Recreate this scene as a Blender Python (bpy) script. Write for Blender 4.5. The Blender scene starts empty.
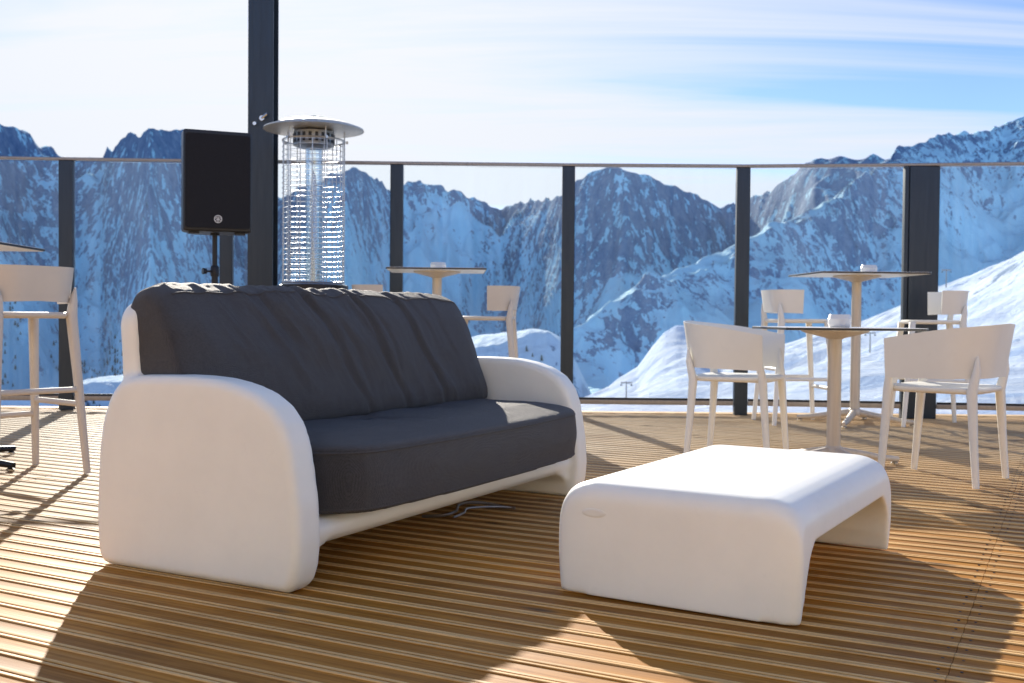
import bpy, bmesh, math, random
import numpy as np
from mathutils import Vector, Matrix
random.seed(7)
sc = bpy.context.scene
COL = sc.collection
F, CH = 1060.0, 0.76           # focal length in pixels of a 1024 wide frame, eye height
PI = math.pi

# ------------------------------------------------------------------ helpers
def link(o, parent=None):
    COL.objects.link(o)
    if parent is not None: o.parent = parent
    return o
def tag(o, label=None, cat=None, group=None, kind=None):
    if label: o['label'] = label
    if cat: o['category'] = cat
    if group: o['group'] = group
    if kind: o['kind'] = kind
    return o
def thing(name, loc, rz, label, cat, group=None):
    o = bpy.data.objects.new(name, None); link(o)
    o.location = loc; o.rotation_euler = (0, 0, rz); o.empty_display_size = 0.1
    return tag(o, label, cat, group)
class MB:
    def __init__(s): s.v = []; s.f = []; s.m = []; s.mi = 0
    def add(s, vs, fs):
        b = len(s.v); s.v += [tuple(p) for p in vs]
        s.f += [tuple(b + i for i in f) for f in fs]; s.m += [s.mi] * len(fs)
    def box(s, x0, x1, y0, y1, z0, z1, M=None):
        vs = [Vector((x, y, z)) for x in (x0, x1) for y in (y0, y1) for z in (z0, z1)]
        if M is not None: vs = [M @ p for p in vs]
        s.add(vs, [(0,1,3,2),(4,6,7,5),(0,4,5,1),(2,3,7,6),(0,2,6,4),(1,5,7,3)])
    def loft(s, rings, cap=True):
        n = len(rings[0]); vs = [p for r in rings for p in r]; fs = []
        for i in range(len(rings) - 1):
            for j in range(n):
                a = i*n + j; b = i*n + (j+1) % n
                fs.append((a, b, b+n, a+n))
        if cap:
            fs.append(tuple(range(n))[::-1]); fs.append(tuple((len(rings)-1)*n + j for j in range(n)))
        s.add(vs, fs)
    def tube(s, pts, rad, n=10, cap=True, flat=None, power=2.0):
        # tube along points; rad a number or list; flat=(a,b) scales along/across
        pts = [Vector(p) for p in pts]; rings = []
        if not hasattr(rad, '__len__'): rad = [rad]*len(pts)
        up = None
        for i, p in enumerate(pts):
            t = (pts[min(i+1, len(pts)-1)] - pts[max(i-1, 0)]).normalized()
            if up is None:
                ref = Vector((1,0,0)) if abs(t.x) < .9 else Vector((0,1,0))
                up = (ref - t*ref.dot(t)).normalized()
            else: up = (up - t*up.dot(t)).normalized()
            sd = t.cross(up); r = rad[i]; ring = []
            fa, fb = flat if flat else (1, 1)
            for k in range(n):
                a = 2*PI*k/n; c, q = math.cos(a), math.sin(a)
                e = 2.0/power
                cx = math.copysign(abs(c)**e, c); cy = math.copysign(abs(q)**e, q)
                ring.append(p + up*(r*fa*cx) + sd*(r*fb*cy))
            rings.append(ring)
        s.loft(rings, cap)
    def lathe(s, prof, n=32, c=(0,0,0), closed=False):
        rings = [[Vector((c[0]+r*math.cos(2*PI*k/n), c[1]+r*math.sin(2*PI*k/n), c[2]+z)) for k in range(n)] for r, z in prof]
        if closed: rings.append(rings[0]); s.loft(rings, False)
        else: s.loft(rings, True)
    def torus(s, R, r, z, n=28, m=5, c=(0,0)):
        s.lathe([(R + r*math.cos(2*PI*k/m), z + r*math.sin(2*PI*k/m)) for k in range(m)], n, (c[0], c[1], 0), True)
    def prism(s, poly, axis, a, b):
        # poly of 2-D points extruded along axis 'x','y','z' from a to b
        def P(p, h):
            return {'y': (p[0], h, p[1]), 'x': (h, p[0], p[1]), 'z': (p[0], p[1], h)}[axis]
        s.loft([[Vector(P(p, a)) for p in poly], [Vector(P(p, b)) for p in poly]])
    def build(s, name, mat, parent=None, smooth=True, angle=40, bevel=None):
        me = bpy.data.meshes.new(name); me.from_pydata(s.v, [], s.f)
        mats = mat if isinstance(mat, (list, tuple)) else [mat]
        for m in mats: me.materials.append(m)
        me.polygons.foreach_set('material_index', s.m)
        bm = bmesh.new(); bm.from_mesh(me); bmesh.ops.recalc_face_normals(bm, faces=bm.faces)
        if bevel:
            es = [e for e in bm.edges if len(e.link_faces) == 2 and e.calc_face_angle(0) > math.radians(35)]
            bmesh.ops.bevel(bm, geom=es, offset=bevel, segments=3, profile=.6, affect='EDGES', clamp_overlap=True)
        if smooth:
            for f in bm.faces: f.smooth = True
            for e in bm.edges:
                if len(e.link_faces) == 2 and e.calc_face_angle(0) > math.radians(angle): e.smooth = False
        bm.to_mesh(me); bm.free(); me.update()
        return link(bpy.data.objects.new(name, me), parent)
def remeshed(mb, voxel, smooth_it, fac=.5):
    me = bpy.data.meshes.new('tmp'); me.from_pydata(mb.v, [], mb.f)
    bm = bmesh.new(); bm.from_mesh(me); bmesh.ops.recalc_face_normals(bm, faces=bm.faces); bm.to_mesh(me); bm.free()
    o = bpy.data.objects.new('tmp', me); COL.objects.link(o)
    r = o.modifiers.new('r', 'REMESH'); r.mode = 'VOXEL'; r.voxel_size = voxel; r.adaptivity = 0
    q = o.modifiers.new('s', 'SMOOTH'); q.iterations = smooth_it; q.factor = fac
    dg = bpy.context.evaluated_depsgraph_get(); dg.update()
    out = bpy.data.meshes.new_from_object(o.evaluated_get(dg))
    bpy.data.objects.remove(o); bpy.data.meshes.remove(me)
    out.polygons.foreach_set('use_smooth', [True]*len(out.polygons))
    return out
def mesh_obj(name, me, mat, parent=None):
    me.name = name; me.materials.clear(); me.materials.append(mat)
    return link(bpy.data.objects.new(name, me), parent)
def copy_tree(o, parent=None):
    c = o.copy(); COL.objects.link(c); c.parent = parent
    for ch in list(o.children): copy_tree(ch, c)
    return c

# vectorised gradient-free value noise
_rng = np.random.RandomState(3); _tab = _rng.rand(256, 256).astype(np.float64)*2 - 1
def vnoise(x, y):
    xi = np.floor(x).astype(int); yi = np.floor(y).astype(int); fx = x - xi; fy = y - yi
    fx = fx*fx*fx*(fx*(fx*6-15)+10); fy = fy*fy*fy*(fy*(fy*6-15)+10)
    g = lambda a, b: _tab[a & 255, b & 255]
    return (g(xi,yi)*(1-fx)+g(xi+1,yi)*fx)*(1-fy) + (g(xi,yi+1)*(1-fx)+g(xi+1,yi+1)*fx)*fy
def fbm(x, y, o=6, gain=.5, ridged=False):
    a = 1.0; s = 0; t = 0
    for k in range(o):
        n = vnoise(x*(2.03**k)+17.3*k, y*(2.03**k)+5.1*k)
        if ridged: n = 1 - 2*np.abs(n)
        s = s + a*n; t += a; a *= gain
    return s/t

# ------------------------------------------------------------------ materials
def mat(name):
    m = bpy.data.materials.new(name); m.use_nodes = True
    nt = m.node_tree; b = nt.nodes['Principled BSDF']
    return m, nt, b
def N(nt, t, **kw):
    n = nt.nodes.new(t)
    for k, v in kw.items():
        if k in n.inputs.keys() if isinstance(k, str) else False: n.inputs[k].default_value = v
        else: setattr(n, k, v)
    return n
def L(nt, a, b): nt.links.new(a, b)
def ramp(nt, fac, stops, interp='LINEAR'):
    r = nt.nodes.new('ShaderNodeValToRGB'); r.color_ramp.interpolation = interp
    while len(r.color_ramp.elements) < len(stops): r.color_ramp.elements.new(.5)
    for e, (p, c) in zip(r.color_ramp.elements, stops):
        e.position = p; e.color = (c, c, c, 1) if not hasattr(c, '__len__') else (*c, 1)
    L(nt, fac, r.inputs[0]); return r
def math_(nt, op, a, b=None, clamp=False):
    n = nt.nodes.new('ShaderNodeMath'); n.operation = op; n.use_clamp = clamp
    for i, v in enumerate((a, b)):
        if v is None: continue
        if isinstance(v, (int, float)): n.inputs[i].default_value = v
        else: L(nt, v, n.inputs[i])
    return n.outputs[0]
def mixc(nt, fac, a, b, mode='MIX'):
    n = nt.nodes.new('ShaderNodeMix'); n.data_type = 'RGBA'; n.blend_type = mode
    for i, v in ((0, fac), (6, a), (7, b)):
        if isinstance(v, (int, float)): n.inputs[i].default_value = v
        elif isinstance(v, tuple): n.inputs[i].default_value = (*v, 1)
        else: L(nt, v, n.inputs[i])
    return n.outputs[2]
def noise(nt, vec, scale, detail=4, rough=.55, dist=0):
    n = nt.nodes.new('ShaderNodeTexNoise'); n.inputs['Scale'].default_value = scale
    n.inputs['Detail'].default_value = detail; n.inputs['Roughness'].default_value = rough
    n.inputs['Distortion'].default_value = dist
    if vec is not None: L(nt, vec, n.inputs['Vector'])
    return n.outputs['Fac']
def coords(nt, kind='Object', scale=None, rot=None):
    t = nt.nodes.new('ShaderNodeTexCoord'); o = t.outputs[kind]
    if scale or rot:
        m = nt.nodes.new('ShaderNodeMapping'); L(nt, o, m.inputs[0])
        if scale: m.inputs['Scale'].default_value = scale
        if rot: m.inputs['Rotation'].default_value = rot
        o = m.outputs[0]
    return o
def bump(nt, b, h, strength, dist=.01):
    n = nt.nodes.new('ShaderNodeBump'); n.inputs['Strength'].default_value = strength
    n.inputs['Distance'].default_value = dist; L(nt, h, n.inputs['Height']); L(nt, n.outputs[0], b.inputs['Normal'])

def plastic(name, col, rough=.5, sss=0, dirt=.06, bstr=.12, bscale=350):
    m, nt, b = mat(name); c = coords(nt)
    n1 = noise(nt, c, 3.5, 6, .65)
    r = ramp(nt, n1, [(.3, tuple(x*(1-dirt*1.6) for x in col)), (.7, col)])
    sm = noise(nt, c, 14, 5, .7)
    sp = ramp(nt, sm, [(.60, 1.0), (.78, 1-dirt*1.3)])
    L(nt, mixc(nt, 1.0, r.outputs[0], sp.outputs[0], 'MULTIPLY'), b.inputs['Base Color'])
    rr = ramp(nt, n1, [(.3, rough+.1), (.7, rough-.06)]); L(nt, rr.outputs[0], b.inputs['Roughness'])
    if sss:
        b.inputs['Subsurface Weight'].default_value = sss
        b.inputs['Subsurface Radius'].default_value = (.04, .03, .022); b.inputs['Subsurface Scale'].default_value = .5
    bump(nt, b, noise(nt, c, bscale, 2), bstr, .001)
    return m
M_sofa = plastic('matte_white_plastic', (.88, .865, .785), .42, .12, .05)
M_table = plastic('matte_white_plastic_bright', (.89, .875, .80), .42, .12, .05)
M_chair = plastic('chair_plastic', (.82, .79, .715), .42, 0, .04)
M_stool = plastic('stool_plastic', (.66, .59, .50), .42, 0, .05)
M_hpl = plastic('white_laminate', (.80, .80, .78), .35, 0, .03)
M_core = plastic('black_laminate_core', (.012, .012, .014), .4, 0, .0)
M_ceramic = plastic('ceramic', (.72, .69, .65), .3, 0, .04)
M_black = plastic('black_polypropylene', (.007, .007, .009), .42, 0, .2, .6, 500)

def metal(name, col, rough, metallic=1.0, streak=.15):
    m, nt, b = mat(name); c = coords(nt, 'Object', (30, 30, 2))
    n1 = noise(nt, c, 2, 5, .6)
    r = ramp(nt, n1, [(.3, tuple(x*(1-streak) for x in col)), (.7, col)])
    L(nt, r.outputs[0], b.inputs['Base Color']); b.inputs['Metallic'].default_value = metallic
    rr = ramp(nt, n1, [(.3, rough+.08), (.7, rough-.05)]); L(nt, rr.outputs[0], b.inputs['Roughness'])
    return m
M_post = metal('anthracite_steel', (.030, .042, .055), .42, .3)
M_rail = metal('brushed_rail', (.30, .27, .25), .4, .8)
M_steel = metal('stainless_steel', (.62, .62, .60), .22, 1)
M_wire = metal('chrome_wire', (.50, .51, .52), .38, .9)
M_column = metal('painted_aluminium', (.60, .52, .43), .45, .25)
M_dark = metal('black_metal', (.015, .015, .018), .4, .4)

def fabric():
    m, nt, b = mat('charcoal_fabric'); c = coords(nt)
    w1 = nt.nodes.new('ShaderNodeTexWave'); w1.bands_direction = 'Y'; w1.inputs['Scale'].default_value = 190; w1.inputs['Distortion'].default_value = 1.5
    w2 = nt.nodes.new('ShaderNodeTexWave'); w2.bands_direction = 'Z'; w2.inputs['Scale'].default_value = 190; w2.inputs['Distortion'].default_value = 1.5
    w3 = nt.nodes.new('ShaderNodeTexWave'); w3.bands_direction = 'X'; w3.inputs['Scale'].default_value = 190; w3.inputs['Distortion'].default_value = 1.5
    for w in (w1, w2, w3): L(nt, c, w.inputs[0])
    h = math_(nt, 'ADD', math_(nt, 'ADD', w1.outputs['Fac'], w2.outputs['Fac']), w3.outputs['Fac'])
    fine = noise(nt, c, 170, 4, .75); big = noise(nt, c, 5, 5, .6)
    slub = noise(nt, coords(nt, 'Object', (180, 12, 180)), 1, 3, .6)
    base = ramp(nt, fine, [(.3, (.012, .011, .0115)), (.7, (.053, .048, .052))])
    c2 = mixc(nt, ramp(nt, slub, [(.5, 0.0), (.75, .45)]).outputs[0], base.outputs[0], (.080, .073, .080))
    c3 = mixc(nt, ramp(nt, big, [(.35, 0.0), (.7, .4)]).outputs[0], c2, (.024, .021, .024))
    L(nt, c3, b.inputs['Base Color']); b.inputs['Roughness'].default_value = .66
    b.inputs['Sheen Weight'].default_value = .22; b.inputs['Sheen Roughness'].default_value = .5
    bump(nt, b, math_(nt, 'ADD', h, math_(nt, 'MULTIPLY', fine, 3.0)), .9, .0016)
    return m
M_fabric = fabric()

def glass_pane():
    m = bpy.data.materials.new('clear_glass_pane'); m.use_nodes = True; nt = m.node_tree; nt.nodes.clear()
    out = nt.nodes.new('ShaderNodeOutputMaterial')
    tr = nt.nodes.new('ShaderNodeBsdfTransparent'); tr.inputs[0].default_value = (.955, .975, .98, 1)
    gl = nt.nodes.new('ShaderNodeBsdfGlossy'); gl.inputs['Roughness'].default_value = .02
    fr = nt.nodes.new('ShaderNodeFresnel'); fr.inputs[0].default_value = 1.12
    m1 = nt.nodes.new('ShaderNodeMixShader'); L(nt, fr.outputs[0], m1.inputs[0]); L(nt, tr.outputs[0], m1.inputs[1]); L(nt, gl.outputs[0], m1.inputs[2])
    df = nt.nodes.new('ShaderNodeBsdfTranslucent'); df.inputs[0].default_value = (.62, .80, 1, 1)
    m2 = nt.nodes.new('ShaderNodeMixShader')
    st = noise(nt, coords(nt, 'Object', (22, 22, .6)), 1, 5, .7); sm = noise(nt, coords(nt), 1.3, 5, .6)
    fac = math_(nt, 'MULTIPLY', ramp(nt, st, [(.35, .3), (.75, 1.0)]).outputs[0], ramp(nt, sm, [(.3, .014), (.7, .034)]).outputs[0])
    L(nt, fac, m2.inputs[0]); L(nt, m1.outputs[0], m2.inputs[1]); L(nt, df.outputs[0], m2.inputs[2]); L(nt, m2.outputs[0], out.inputs[0])
    return m
M_glass = glass_pane()
def clear_glass():
    m = bpy.data.materials.new('heater_glass'); m.use_nodes = True; nt = m.node_tree; nt.nodes.clear()
    out = nt.nodes.new('ShaderNodeOutputMaterial')
    tr = nt.nodes.new('ShaderNodeBsdfTransparent'); tr.inputs[0].default_value = (.88, .92, .95, 1)
    gl = nt.nodes.new('ShaderNodeBsdfGlossy'); gl.inputs['Roughness'].default_value = .08
    lw = nt.nodes.new('ShaderNodeLayerWeight'); lw.inputs[0].default_value = .35
    n = noise(nt, coords(nt, 'Object', (12, 12, 2)), 3, 4)
    f = math_(nt, 'ADD', math_(nt, 'MULTIPLY', lw.outputs['Facing'], .35), math_(nt, 'MULTIPLY', n, .12), True)
    mx = nt.nodes.new('ShaderNodeMixShader'); L(nt, f, mx.inputs[0]); L(nt, tr.outputs[0], mx.inputs[1]); L(nt, gl.outputs[0], mx.inputs[2])
    L(nt, mx.outputs[0], out.inputs[0]); return m
M_tube = clear_glass()

PITCH = .0865
def wood():
    m, nt, b = mat('grooved_timber'); c = coords(nt)
    sp = nt.nodes.new('ShaderNodeSeparateXYZ'); L(nt, c, sp.inputs[0])
    bid = math_(nt, 'FLOOR', math_(nt, 'DIVIDE', sp.outputs[1], PITCH))
    seg = math_(nt, 'FLOOR', math_(nt, 'DIVIDE', math_(nt, 'ADD', sp.outputs[0], .23), 4.0))
    cb = nt.nodes.new('ShaderNodeCombineXYZ'); L(nt, bid, cb.inputs[0]); L(nt, seg, cb.inputs[1])
    wn = nt.nodes.new('ShaderNodeTexWhiteNoise'); L(nt, cb.outputs[0], wn.inputs[0])
    # stretched grain, shifted per board
    off = nt.nodes.new('ShaderNodeVectorMath'); off.operation = 'MULTIPLY_ADD'
    L(nt, wn.outputs['Color'], off.inputs[0]); off.inputs[1].default_value = (9, 9, 9)
    mp = nt.nodes.new('ShaderNodeMapping'); mp.inputs['Scale'].default_value = (2.2, 95, 30); L(nt, c, mp.inputs[0]); L(nt, mp.outputs[0], off.inputs[2])
    g = noise(nt, off.outputs[0], 1.0, 7, .62, .6)
    mp2 = nt.nodes.new('ShaderNodeMapping'); mp2.inputs['Scale'].default_value = (1.4, 9, 4); L(nt, c, mp2.inputs[0])
    g2 = noise(nt, mp2.outputs[0], 1.2, 5, .6, .4)
    kn = nt.nodes.new('ShaderNodeTexVoronoi'); mp3 = nt.nodes.new('ShaderNodeMapping'); mp3.inputs['Scale'].default_value = (2.4, 8, 1)
    L(nt, c, mp3.inputs[0]); L(nt, mp3.outputs[0], kn.inputs['Vector']); kn.inputs['Scale'].default_value = 1
    knot = ramp(nt, kn.outputs['Distance'], [(.06, 1.0), (.17, 0.0)])
    body = ramp(nt, g, [(.25, (.19, .070, .006)), (.5, (.37, .155, .016)), (.75, (.50, .235, .036))])
    tint = ramp(nt, wn.outputs['Value'], [(0, (.78, .72, .62)), (.5, (1.0, .96, .82)), (1, (1.22, 1.18, 1.1))])
    body2 = mixc(nt, 1.0, body.outputs[0], tint.outputs[0], 'MULTIPLY')
    body3 = mixc(nt, ramp(nt, g2, [(.35, .3), (.65, 0.0)]).outputs[0], body2, (.22, .11, .035))
    ridge = ramp(nt, g, [(.2, (.52, .30, .10)), (.6, (.80, .53, .235))])
    up = math_(nt, 'MULTIPLY', math_(nt, 'ADD', sp.outputs[2], .0030), 900, True)
    up2 = math_(nt, 'MULTIPLY', up, ramp(nt, g2, [(.25, .45), (.5, .85)]).outputs[0])
    col = mixc(nt, up2, body3, ridge.outputs[0])
    # colour shifts to grey towards the outer edge of the deck
    wx = nt.nodes.new('ShaderNodeNewGeometry'); s2 = nt.nodes.new('ShaderNodeSeparateXYZ'); L(nt, wx.outputs['Position'], s2.inputs[0])
    mr = nt.nodes.new('ShaderNodeMapRange'); mr.inputs[1].default_value = 3.3; mr.inputs[2].default_value = 6.5; mr.inputs[3].default_value = 0; mr.inputs[4].default_value = .62
    L(nt, s2.outputs[1], mr.inputs[0])
    gw = math_(nt, 'MULTIPLY', mr.outputs[0], ramp(nt, g2, [(.3, .7), (.7, 1.0)]).outputs[0])
    grey = ramp(nt, g, [(.25, (.34, .265, .17)), (.7, (.62, .52, .37))])
    col = mixc(nt, gw, col, grey.outputs[0])
    col = mixc(nt, math_(nt, 'MULTIPLY', knot.outputs[0], .75), col, (.05, .028, .014))
    st = noise(nt, coords(nt), 1.1, 6, .7, .5); sd = noise(nt, coords(nt, 'Object', (6, 14, 1)), 3, 5, .7)
    col = mixc(nt, 1.0, col, ramp(nt, st, [(.34, (.74, .70, .66)), (.50, (1, 1, 1))]).outputs[0], 'MULTIPLY')
    col = mixc(nt, ramp(nt, sd, [(.68, 0.0), (.76, .55)]).outputs[0], col, (.09, .06, .035))
    L(nt, col, b.inputs['Base Color'])
    L(nt, ramp(nt, g, [(.3, .66), (.7, .50)]).outputs[0], b.inputs['Roughness']); b.inputs['Specular IOR Level'].default_value = .16
    bump(nt, b, g, .35, .0015)
    return m
M_wood = wood()

def snowrock(name, rock_amt, scale, tint=(.80, .88, 1.0), zsharp=.62, speck=0.0):
    m, nt, b = mat(name); geo = nt.nodes.new('ShaderNodeNewGeometry'); pos = geo.outputs['Position']
    mp = nt.nodes.new('ShaderNodeMapping'); L(nt, pos, mp.inputs[0]); mp.inputs['Scale'].default_value = (1/scale, 1/scale, .7/scale)
    v = mp.outputs[0]
    n1 = noise(nt, v, 1.0, 10, .68, .2); n2 = noise(nt, v, 5.0, 8, .72, .3); n3 = noise(nt, v, .35, 4, .6)
    mp2 = nt.nodes.new('ShaderNodeMapping'); L(nt, pos, mp2.inputs[0]); mp2.inputs['Scale'].default_value = (4.2/scale, 3.0/scale, 1.5/scale)
    mp2.inputs['Rotation'].default_value = (0, .6, 0)
    n4 = noise(nt, mp2.outputs[0], 1.0, 9, .72, .25)
    at = nt.nodes.new('ShaderNodeAttribute'); at.attribute_name = 'rock'
    sn = nt.nodes.new('ShaderNodeSeparateXYZ'); L(nt, geo.outputs['Normal'], sn.inputs[0])
    steep = math_(nt, 'SUBTRACT', zsharp, sn.outputs[2])
    s = math_(nt, 'ADD', math_(nt, 'MULTIPLY', steep, .55), math_(nt, 'MULTIPLY', math_(nt, 'SUBTRACT', n1, .5), 1.5))
    s = math_(nt, 'ADD', s, math_(nt, 'MULTIPLY', math_(nt, 'SUBTRACT', n4, .5), 3.0))
    s = math_(nt, 'ADD', s, math_(nt, 'MULTIPLY', math_(nt, 'SUBTRACT', n2, .5), 3.2))
    s = math_(nt, 'ADD', s, math_(nt, 'MULTIPLY', math_(nt, 'SUBTRACT', at.outputs['Fac'], 1 - rock_amt), 1.5))
    mask = ramp(nt, math_(nt, 'ADD', s, .5), [(.46, 0.0), (.58, 1.0)])
    rock = ramp(nt, n2, [(.3, (.07, .13, .23)), (.5, (.16, .245, .38)), (.7, (.30, .38, .48))])  # distance haze put into the rock as a bluish colour
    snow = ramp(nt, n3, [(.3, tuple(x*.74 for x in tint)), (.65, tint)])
    snow_c = snow.outputs[0]
    if speck:
        m5 = nt.nodes.new('ShaderNodeMapping'); L(nt, pos, m5.inputs[0]); m5.inputs['Rotation'].default_value = (0, 0, .5); m5.inputs['Scale'].default_value = (.012, .16, .05)
        n5 = noise(nt, m5.outputs[0], 1.0, 6, .6, .4)
        snow_c = mixc(nt, 1.0, snow_c, ramp(nt, n5, [(.38, (.66, .78, .93)), (.50, (1, 1, 1)), (.58, (.84, .90, .97)), (.66, (1, 1, 1))]).outputs[0], 'MULTIPLY')  # shading of the piste tracks painted as bluish streaks
        n6 = noise(nt, pos, .55, 3, .5); spk = ramp(nt, n6, [(.735, 0.0), (.75, 1.0)])
        snow_c = mixc(nt, spk.outputs[0], snow_c, (.10, .12, .16))
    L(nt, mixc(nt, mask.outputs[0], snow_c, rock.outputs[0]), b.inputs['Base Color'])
    b.inputs['Roughness'].default_value = .8; b.inputs['Specular IOR Level'].default_value = .15
    h = math_(nt, 'ADD', math_(nt, 'MULTIPLY', n4, 1.0), math_(nt, 'MULTIPLY', n2, .5))
    bump(nt, b, h, .6, scale*.12)
    return m

# ------------------------------------------------------------------ camera, light, sky
cam_d = bpy.data.cameras.new('camera'); cam = bpy.data.objects.new('camera', cam_d); COL.objects.link(cam)
cam.location = (0, 0, CH)
cam.matrix_world = Matrix.Translation((0, 0, CH)) @ Matrix.Rotation(math.radians(90-1.32), 4, 'X') @ Matrix.Rotation(math.radians(.5), 4, 'Z')
cam_d.sensor_width = 36; cam_d.lens = F/1024*36; cam_d.clip_end = 30000; cam_d.clip_start = .05
cam_d.dof.use_dof = True; cam_d.dof.focus_distance = 3.3; cam_d.dof.aperture_fstop = 6.3
sc.camera = cam
SAZ, SEL = math.radians(-13.5), math.radians(23.0)
sdir = Vector((math.sin(SAZ)*math.cos(SEL), math.cos(SAZ)*math.cos(SEL), math.sin(SEL)))
sl = bpy.data.lights.new('sun', 'SUN'); sl.energy = 9.0; sl.angle = math.radians(.5); sl.color = (1, .92, .80)
so = bpy.data.objects.new('sun', sl); COL.objects.link(so); so.rotation_euler = sdir.to_track_quat('Z', 'Y').to_euler(); so.location = sdir*30
w = bpy.data.worlds.new('World'); sc.world = w; w.use_nodes = True; nt = w.node_tree
bg = nt.nodes['Background']; bg.inputs[1].default_value = .20
sky = nt.nodes.new('ShaderNodeTexSky'); sky.sky_type = 'NISHITA'; sky.sun_disc = False
sky.sun_elevation = SEL; sky.sun_rotation = SAZ; sky.altitude = 2200; sky.air_density = 1.0; sky.dust_density = .6; sky.ozone_density = 2.5
tc = nt.nodes.new('ShaderNodeTexCoord'); d = tc.outputs['Generated']
sp = nt.nodes.new('ShaderNodeSeparateXYZ'); L(nt, d, sp.inputs[0])
zz = math_(nt, 'ADD', math_(nt, 'MAXIMUM', sp.outputs[2], 0.0), .12)
cx = math_(nt, 'DIVIDE', sp.outputs[0], zz); cy = math_(nt, 'DIVIDE', sp.outputs[1], zz)
cb = nt.nodes.new('ShaderNodeCombineXYZ'); L(nt, cx, cb.inputs[0]); L(nt, cy, cb.inputs[1])
mp = nt.nodes.new('ShaderNodeMapping'); L(nt, cb.outputs[0], mp.inputs[0]); mp.inputs['Rotation'].default_value = (0, 0, .35); mp.inputs['Scale'].default_value = (.34, 1.9, 1); mp.inputs['Location'].default_value = (3.1, 1.7, 0)
n1 = noise(nt, mp.outputs[0], .9, 9, .58, .7); n2 = noise(nt, mp.outputs[0], .35, 4, .5, .3)
cl = math_(nt, 'ADD', math_(nt, 'MULTIPLY', n1, 1.3), math_(nt, 'MULTIPLY', n2, .9))
# thin cloud is thickest towards the sun
dt = nt.nodes.new('ShaderNodeVectorMath'); dt.operation = 'DOT_PRODUCT'; L(nt, d, dt.inputs[0]); dt.inputs[1].default_value = tuple(sdir)
glow = math_(nt, 'POWER', math_(nt, 'MAXIMUM', dt.outputs['Value'], 0.0), 9.0)
cl = math_(nt, 'ADD', cl, math_(nt, 'MULTIPLY', glow, .30))
mask = ramp(nt, math_(nt, 'SUBTRACT', cl, .5), [(.47, .03), (.63, .58), (.84, 1.0)])
front = math_(nt, 'MULTIPLY', ramp(nt, dt.outputs['Value'], [(.35, .15), (.8, 1.0)]).outputs[0], mask.outputs[0])
ccol = mixc(nt, glow, (3.9, 4.25, 4.9), (4.75, 4.85, 5.05))
skyc = mixc(nt, 1.0, sky.outputs[0], (1.0, 1.07, 1.28), 'MULTIPLY')
skyc = mixc(nt, 1.0, skyc, ramp(nt, dt.outputs['Value'], [(.30, 1.08), (.80, .68)]).outputs[0], 'MULTIPLY')
L(nt, mixc(nt, front, skyc, ccol), bg.inputs[0])
sc.view_settings.view_transform = 'Standard'; sc.view_settings.look = 'None'; sc.view_settings.exposure = 0; sc.view_settings.gamma = 1

# ------------------------------------------------------------------ terrain
def hor(px): return 317 + .0087*(px - 512)
SHEETS = {}
def sheet(name, rows, material, ncol, nrow, amp, nscale, ridged=True, pw=1.0, x0=-650, x1=1650, rockrows=None, crest_keep=.35, seed=0.0, smooth=0, fine=.13):
    """loft a ground surface through survey lines; every line is a list of (bearing px, elevation px, distance m)"""
    px = np.linspace(x0, x1, ncol); R = []; K = []
    for i, r in enumerate(rows):
        a = np.array(r, float); py = np.interp(px, a[:,0], a[:,1]); Z = np.interp(px, a[:,0], a[:,2])
        X = (px-512)/F*Z; H = CH + (hor(px)-py)/F*Z
        R.append(np.stack([X, Z, H], 1)); K.append(rockrows[i] if rockrows else .5)
    R = np.array(R); nr = len(rows); t = np.linspace(0, nr-1, nrow); i0 = np.minimum(t.astype(int), nr-2); f = (t-i0)
    G = R[i0]*(1-f)[:,None,None] + R[i0+1]*f[:,None,None]
    KK = []
    for k in range(nrow):
        a = K[i0[k]]; b = K[i0[k]+1]
        g = lambda q: np.interp(px, [p[0] for p in q], [p[1] for p in q]) if hasattr(q, '__len__') else np.full(ncol, q)
        KK.append(g(a)*(1-f[k]) + g(b)*f[k])
    KK = np.array(KK)
    for _ in range(smooth):
        G[1:-1] = (G[:-2] + 2*G[1:-1] + G[2:])/4
    x = G[:,:,0]; y = G[:,:,1]
    wob = fbm(x/nscale*.5+seed, y/nscale*.5+9, 3)*.6
    n = fbm(x/nscale+seed+wob, y/nscale+seed+wob, 4, .5, ridged)
    fall = 1 - (1-crest_keep)*np.exp(-((t-1.0)**2)/.40)[:,None]
    hf = fbm(x/nscale*6+seed*2, y/nscale*6, 2, .55, ridged)
    rel = np.clip(y/(y.mean()), .3, 1.4)
    fall2 = 1 - (1-max(crest_keep, .12)**.6)*np.exp(-((t-1.0)**2)/.12)[:,None]*.8
    G[:,:,2] += amp*(n - n.mean())*fall*rel + amp*fine*(hf - hf.mean())*rel*fall2
    me = bpy.data.meshes.new(name); nv = ncol*nrow
    me.vertices.add(nv); me.vertices.foreach_set('co', G.reshape(-1).astype(np.float32))
    ii = np.arange(nrow-1)[:,None]*ncol + np.arange(ncol-1)[None,:]
    q = np.stack([ii, ii+ncol, ii+ncol+1, ii+1], -1).reshape(-1, 4)
    me.loops.add(q.size); me.loops.foreach_set('vertex_index', q.reshape(-1).astype(np.int32))
    me.polygons.add(len(q)); me.polygons.foreach_set('loop_start', (np.arange(len(q))*4).astype(np.int32))
    me.polygons.foreach_set('use_smooth', [True]*len(q)); me.update(); me.validate()
    at = me.attributes.new('rock', 'FLOAT', 'POINT'); at.data.foreach_set('value', KK.reshape(-1).astype(np.float32))
    me.materials.append(material); o = link(bpy.data.objects.new(name, me)); o['kind'] = 'structure'
    o.shadow_terminator_geometry_offset = .3; o.shadow_terminator_shading_offset = .2
    SHEETS[name] = (px, G); return o

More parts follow.
